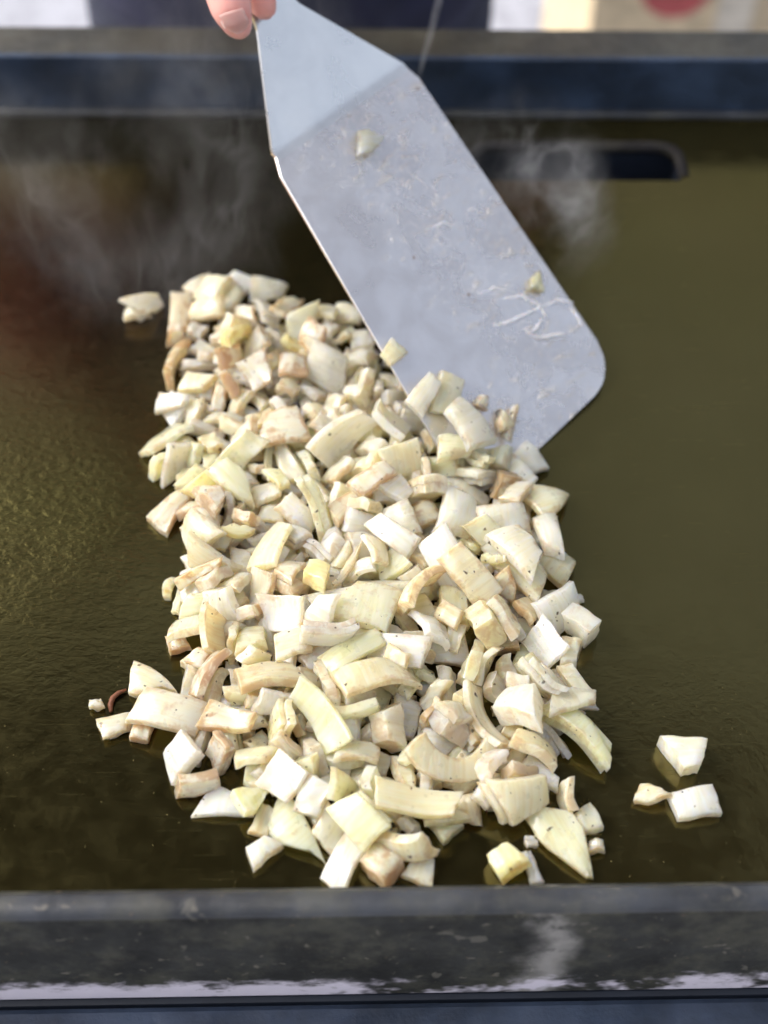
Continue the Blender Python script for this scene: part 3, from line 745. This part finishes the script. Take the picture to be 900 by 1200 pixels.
for it, (l, q) in zip(items, poses):
    if it['fill']:
        buried.append(it); continue
    o = bpy.data.objects.new('onion_piece', piece_mesh('onion_piece', it['geo'], M['o'+it['tone']])); C.objects.link(o)
    o.location = l; o.rotation_mode = 'QUATERNION'; o.rotation_quaternion = q
    tag(o, describe(it), 'onion', GROUP)
V_, F_, E_, mi = [], [], [], []
tones = 'wcgybdt'
for it in buried:
    b0 = len(V_); V_ += [tuple(it['q'] @ v + it['l']) for v in it['geo'][0]]; E_ += it['geo'][2]
    F_ += [[k+b0 for k in f] for f in it['geo'][1]]; mi += [tones.index(it['tone'])]*len(it['geo'][1])
me = bpy.data.meshes.new('buried_onion_pieces'); me.from_pydata(V_, [], F_)
me.attributes.new('edge', 'FLOAT', 'POINT').data.foreach_set('value', E_)
for k in tones: me.materials.append(M['o'+k])
me.polygons.foreach_set('material_index', mi); me.shade_smooth(); me.set_sharp_from_angle(angle=radians(33))
o = bpy.data.objects.new('buried_onion_pieces', me); C.objects.link(o)
tag(o, 'onion dice buried underneath the top layer of the heap', 'onion', kind='stuff')

# scraps: on the blade and on the plate
def scrap(px, py, lp, wp, an, tone, label, onb, shape='p', cat='onion scrap', T=None):
    r2 = random.Random(int(px*7+py)); s = 1/2100 if onb else 1/2700
    geo = piece_geo(lp*s, wp*s, shape, r2)
    o = bpy.data.objects.new('onion_scrap', piece_mesh('onion_scrap', geo, M['o'+tone])); C.objects.link(o)
    lowest = -min(v.z for v in geo[0])
    if onb:
        u, v = bp(px, py); o.matrix_world = Matrix.Translation(bl(u, v, .0006+lowest*.9)) @ BM_.to_4x4() @ Matrix.Rotation(radians(an), 4, 'Z')
    else:
        p = at(px, py, .002); o.location = (p.x, p.y, lowest+.0002); o.rotation_euler = (0, 0, radians(an))
    tag(o, label, cat)
scrap(431, 170, 34, 26, -30, 'w', 'white onion scrap stuck high on the spatula blade', True, 'p')
scrap(626, 331, 26, 16, 40, 'y', 'small yellow onion flake stuck near the blade edge', True, 'p')
scrap(584, 496, 22, 18, 60, 'b', 'tan triangular onion crumb low on the spatula blade', True, 'p')
scrap(113, 827, 15, 12, 10, 'c', 'tiny cream onion crumb on the plate near a skin shred', False, '')
bm = bmesh.new(); cp = [at(x, y, .0016) for x, y in ((130, 834), (129, 826), (132, 818), (139, 812), (148, 808))]
tube(bm, [tuple(c) for c in cp], [.0008, .0012, .0012, .0011, .0006], 7)
tag(obj('skin_shred', bm, M['char'], None, True), 'curled reddish brown onion skin shred on the plate', 'skin shred')

# ------------------------------------------------------------------ cook on the far side
def capsules(bm, chain, n=14):
    "tapered tube with round ends through (point, radius) pairs"
    pts = [Vector(c[0]) for c in chain]; rs = [c[1] for c in chain]
    tube(bm, pts, rs, n)
    for p, r in zip(pts, rs): bmesh.ops.create_icosphere(bm, subdivisions=2, radius=r, matrix=Matrix.Translation(p))
def ell(bm, c, r): bmesh.ops.create_icosphere(bm, subdivisions=3, radius=1, matrix=Matrix.Translation(c) @ Matrix.Diagonal((*r, 1)))
def fuse(bm, voxel, smooth=4):
    me = bpy.data.meshes.new('fuse'); bm.to_mesh(me); bm.free(); o = bpy.data.objects.new('fuse', me); C.objects.link(o)
    m = o.modifiers.new('r', 'REMESH'); m.mode = 'VOXEL'; m.voxel_size = voxel
    s = o.modifiers.new('s', 'SMOOTH'); s.iterations = smooth; s.factor = .5
    bpy.context.view_layer.update()
    res = bpy.data.meshes.new_from_object(o.evaluated_get(bpy.context.evaluated_depsgraph_get()))
    bpy.data.objects.remove(o); res.shade_smooth(); return res
PC = Vector((-.04, 1.13, 0))
# hand frame: a towards the blade, u to the right across the neck, n out of the neck
ny, nh, na = bend(.066)
T0 = blade_frame @ nk(0, .066)
ax = -(blade_frame.to_3x3() @ Vector((0, cos(BETA), sin(BETA)))).normalized()
au = ux.copy(); an_ = ax.cross(au).normalized()
if an_.dot(CAM-T0) < 0: an_ = -an_
def hp_(a, u, n): return T0 + ax*a + au*u + an_*n
bm = bmesh.new()
def on_neck(px, py, n):
    d = rt*((px-450)/F_PX) + up*((600-py)/F_PX) + fwd; return CAM + d*((T0+an_*n-CAM).dot(an_)/d.dot(an_))
thumb = [(on_neck(224, -150, -.004), .0170), (on_neck(244, -72, .011), .0132), (on_neck(262, -20, .0160), .0112), (on_neck(271, 9, .0150), .0108), (on_neck(279, 29, .0115), .0080)]
capsules(bm, thumb)
capsules(bm, [(hp_(-.075, -.004, -.012), .0110), (on_neck(284, -78, .004), .0100), (on_neck(300, -26, .0105), .0088), (on_neck(309, 8, .0075), .0074)])
palm = [hp_(-.135, -.014, -.016), hp_(-.10, -.016, -.026), hp_(-.066, -.012, -.028)]
capsules(bm, [(palm[0], .021), (palm[1], .024), (palm[2], .020)])
capsules(bm, [(hp_(-.13, .002, -.030), .018), (hp_(-.085, .000, -.032), .018), (hp_(-.05, .002, -.030), .014)])
for k, (a0, ln) in enumerate(((-.024, 1.0), (-.046, 1.06), (-.068, 1.0), (-.089, .82))):
    kn = hp_(a0-.012, -.024, -.026)
    capsules(bm, [(kn, .0105), (hp_(a0-.002, .004*ln, -.029), .0092), (hp_(a0, .021*ln, -.016), .0085), (hp_(a0-.003, .0225*ln, .004), .0078), (hp_(a0-.006, .012*ln, .0155), .0070)])
wrist = hp_(-.165, -.022, -.012); elbow = Vector((-.34, .98, .24)); sho = PC+Vector((-.185, .02, .52))
capsules(bm, [(palm[0], .021), (wrist, .024), (wrist.lerp(elbow, .35), .032), (elbow, .040), (elbow.lerp(sho, .5), .044), (sho, .050)], 18)
sho2 = PC+Vector((.185, .02, .52)); el2 = PC+Vector((.27, .05, .24)); wr2 = PC+Vector((.13, -.17, .34))
capsules(bm, [(sho2, .050), (sho2.lerp(el2, .5), .044), (el2, .038), (el2.lerp(wr2, .5), .033), (wr2, .024), (wr2+Vector((-.01, -.05, -.05)), .026), (wr2+Vector((-.012, -.07, -.075)), .022)], 18)
hb2 = wr2+Vector((-.012, -.07, -.075))
for k in range(4):
    o_ = Vector((-.022+.0155*k, 0, 0)); capsules(bm, [(hb2+o_, .0105), (hb2+o_+Vector((0, -.012, -.038)), .009), (hb2+o_+Vector((0, .004, -.064-(.006 if k in (1, 2) else 0))), .007)])
capsules(bm, [(hb2+Vector((-.02, .02, .03)), .013), (hb2+Vector((-.042, -.005, .0)), .0105), (hb2+Vector((-.046, -.018, -.025)), .0085)])
capsules(bm, [(PC+Vector((0, .02, -.02)), .135), (PC+Vector((0, .02, .18)), .115), (PC+Vector((0, .02, .36)), .125)], 20)
ell(bm, PC+Vector((0, .02, .44)), (.19, .11, .12)); ell(bm, PC+Vector((0, .03, -.03)), (.175, .125, .13))
capsules(bm, [(PC+Vector((0, .03, .52)), .058), (PC+Vector((0, .015, .62)), .055)])
HC = PC+Vector((0, 0, .71))
ell(bm, HC+Vector((0, .012, .022)), (.075, .095, .092)); ell(bm, HC+Vector((0, -.018, -.045)), (.056, .066, .062)); ell(bm, HC+Vector((0, -.045, -.078)), (.028, .03, .024))
capsules(bm, [(HC+Vector((0, -.082, .012)), .008), (HC+Vector((0, -.100, -.024)), .014)])
for s in (-1, 1):
    ell(bm, HC+Vector((s*.076, .01, -.005)), (.010, .02, .032)); ell(bm, HC+Vector((s*.03, -.075, .03)), (.022, .012, .008)); ell(bm, HC+Vector((s*.011, -.098, -.03)), (.009, .009, .007))
ell(bm, HC+Vector((0, -.084, -.052)), (.024, .009, .005)); ell(bm, HC+Vector((0, -.083, -.061)), (.021, .009, .006))
for s in (-1, 1):
    capsules(bm, [(PC+Vector((s*.09, .03, -.10)), .085), (PC+Vector((s*.10, .02, -.46)), .056), (PC+Vector((s*.105, .04, -.62)), .055), (PC+Vector((s*.11, .05, -.83)), .036), (PC+Vector((s*.115, -.06, -.865)), .032)], 18)
person = obj('person', fuse(bm, .0030, 5), M['skin'])
tag(person, 'person in navy clothes behind the griddle gripping the spatula handle', 'person')
bm = bmesh.new()
capsules(bm, [(PC+Vector((0, .02, -.10)), .150), (PC+Vector((0, .02, .02)), .152), (PC+Vector((0, .02, .18)), .135), (PC+Vector((0, .02, .36)), .142)], 24)
for v in bm.verts: v.co.x = PC.x+(v.co.x-PC.x)*1.18
ell(bm, PC+Vector((0, .02, .44)), (.205, .125, .125))
capsules(bm, [(sho, .064), (sho.lerp(elbow, .62), .060)]); capsules(bm, [(sho2, .064), (sho2.lerp(el2, .62), .060)])
obj('shirt', fuse(bm, .008, 6), M['navy'], person)
bm = bmesh.new()
ell(bm, PC+Vector((0, .03, -.10)), (.185, .14, .13))
for s in (-1, 1): capsules(bm, [(PC+Vector((s*.085, .03, -.14)), .098), (PC+Vector((s*.10, .02, -.46)), .074), (PC+Vector((s*.11, .05, -.80)), .058)], 18)
obj('trousers', fuse(bm, .009, 6), M['denim'], person)
bm = bmesh.new(); ell(bm, HC+Vector((0, .028, .04)), (.083, .094, .086)); ell(bm, HC+Vector((0, .06, -.02)), (.075, .06, .08))
obj('hair', fuse(bm, .006, 3), M['hair'], person)
for s in (-1, 1):
    bm = bmesh.new(); capsules(bm, [(PC+Vector((s*.11, .06, -.86)), .044), (PC+Vector((s*.115, -.09, -.868)), .042)])
    for v in bm.verts: v.co.z = max(v.co.z, GZ+.001)
    obj('shoe', bm, M['shoe'], person, True)
    bm = bmesh.new(); ell(bm, HC+Vector((s*.03, -.078, .018)), (.013, .009, .008)); obj('eye', bm, M['shoe'], person, True)
# thumbnail facing up
bm = bmesh.new(); R0, R1 = [], []
tc = thumb[3][0].lerp(thumb[4][0], .42)+an_*.0008; ta = (thumb[4][0]-thumb[3][0]).normalized(); tn = (CAM-tc).normalized()-au*.25; tn = (tn-ta*tn.dot(ta)).normalized(); tb = ta.cross(tn)
N_ = 9
grid = {}
for i in range(N_):
    for j in range(N_):
        s_, r_ = -1+2*i/(N_-1), -1+2*j/(N_-1)
        w = .0066*(1-.25*max(0, r_)**3) * (1-.10*r_*r_); x = s_*w; y = r_*.0068*(1-.18*s_*s_)
        rad = .0094-(.0012 if r_ > 0 else 0)*r_
        grid[i, j] = bm.verts.new(tc + ta*y + tb*x + tn*(math.sqrt(max(1e-8, rad*rad-x*x))+.0003-.0020*max(0, r_)))
for i in range(N_-1):
    for j in range(N_-1): bm.faces.new((grid[i, j], grid[i+1, j], grid[i+1, j+1], grid[i, j+1]))
bmesh.ops.solidify(bm, geom=bm.faces[:], thickness=.0007)
obj('thumbnail', bm, M['nail'], person, True)

# ------------------------------------------------------------------ carton beyond
def on_y(px, py, Y):
    d = rt*((px-450)/F_PX) + up*((600-py)/F_PX) + fwd; return CAM + d*(Y/d.y)
CY = 1.75
ca, cb, cc = on_y(692, 20, CY), on_y(790, 3, CY), on_y(838, 20, CY)
ct = empty('cardboard_carton', (ca.x+.3, CY+.2, GZ)); tag(ct, 'cream cardboard carton with round red print standing on the patio', 'carton')
def cbox(name, mat, *a, bev=.003):
    bm = bmesh.new(); box(bm, *a, bev); return obj(name, bm, mat, ct)
cbox('box_body', M['card'], ca.x, ca.x+.60, CY, CY+.40, GZ, cb.z+.16)
bm = bmesh.new(); bmesh.ops.create_circle(bm, cap_ends=True, segments=28, radius=.052, matrix=Matrix.Translation((cb.x, CY-.0015, cb.z+.030)) @ Matrix.Rotation(pi/2, 4, 'X'))
obj('red_print', bm, M['redink'], ct)
cbox('tape', M['tape'], cc.x, cc.x+.05, CY-.003, CY-.001, GZ+.01, cb.z+.158, bev=0)

# ------------------------------------------------------------------ steam and smoke
def smoke(name, pts, rads, dens, label, seed, sc=1.0):
    t = NT(name+'_vapour'); v = t.coord()
    nodes = t.t.nodes; nodes.remove(t.b)
    warp = t.n('TexNoise', Vector=t.mapping(v, (14*sc, 14*sc, 9*sc), (seed, 0, 0)), Scale=1.0, Detail=2.0).outputs['Color']
    ad = t.n('VectorMath', operation='MULTIPLY_ADD'); t.set(ad.inputs[0], warp); t.set(ad.inputs[1], (.10/sc, .10/sc, .10/sc)); t.set(ad.inputs[2], v)
    f = t.noise(t.mapping(ad.outputs[0], (30*sc, 30*sc, 14*sc), (seed*2, 3, 0)), 1.0, 3, .55)
    fil = t.ramp(t.math('ABSOLUTE', t.math('SUBTRACT', f, .5)), 0.0, .075, 1.0, 0.0)
    puff = t.ramp(t.noise(t.mapping(v, (13*sc, 13*sc, 9*sc), (seed, 5, 0)), 1.0, 2), .48, .72)
    vd = t.n('VectorMath', operation='DISTANCE'); t.set(vd.inputs[0], t.coord('Generated')); t.set(vd.inputs[1], (.5, .5, .5))
    env = t.ramp(vd.outputs['Value'], .08, .49, 1.0, 0.0)
    d = t.math('MULTIPLY', t.math('MULTIPLY', t.math('ADD', t.math('MULTIPLY', fil, .8), .16), puff), t.math('MULTIPLY', env, dens))
    pv = t.n('VolumePrincipled', Color=(.93, .93, .95), Density=d, Anisotropy=.2)
    t.t.links.new(pv.outputs[0], t.out.inputs['Volume'])
    bm = bmesh.new(); ell(bm, Vector(pts), rads)
    o = obj(name, bm, t.m); tag(o, label, 'smoke', kind='stuff'); return o
smoke('smoke_plume', (-.075, .640, .100), (.17, .17, .095), 10.0, 'thin grey smoke drifting up behind the onion heap', 1.3)
smoke('smoke_wisp', (.105, .630, .055), (.062, .075, .055), 50.0, 'pale curl of smoke beside the spatula blade', 4.1, 1.5)
t = NT('smoke_thread_vapour'); t.t.nodes.remove(t.b)
pv = t.n('VolumePrincipled', Color=(.93, .93, .95), Density=t.ramp(t.noise(t.coord(), 45, 3), .3, .7, 20.0, 95.0), Anisotropy=.2)
t.t.links.new(pv.outputs[0], t.out.inputs['Volume'])
bm = bmesh.new(); th = [on_y(486, 104, .70), on_y(493, 82, .702), on_y(499, 58, .704), on_y(507, 30, .708), on_y(514, 2, .712), on_y(517, -30, .716)]
tube(bm, th, [.0008, .0018, .0021, .0024, .0027, .003], 8)
tag(obj('smoke_thread', bm, t.m), 'thin straight thread of smoke rising past the spatula neck', 'smoke', kind='stuff')
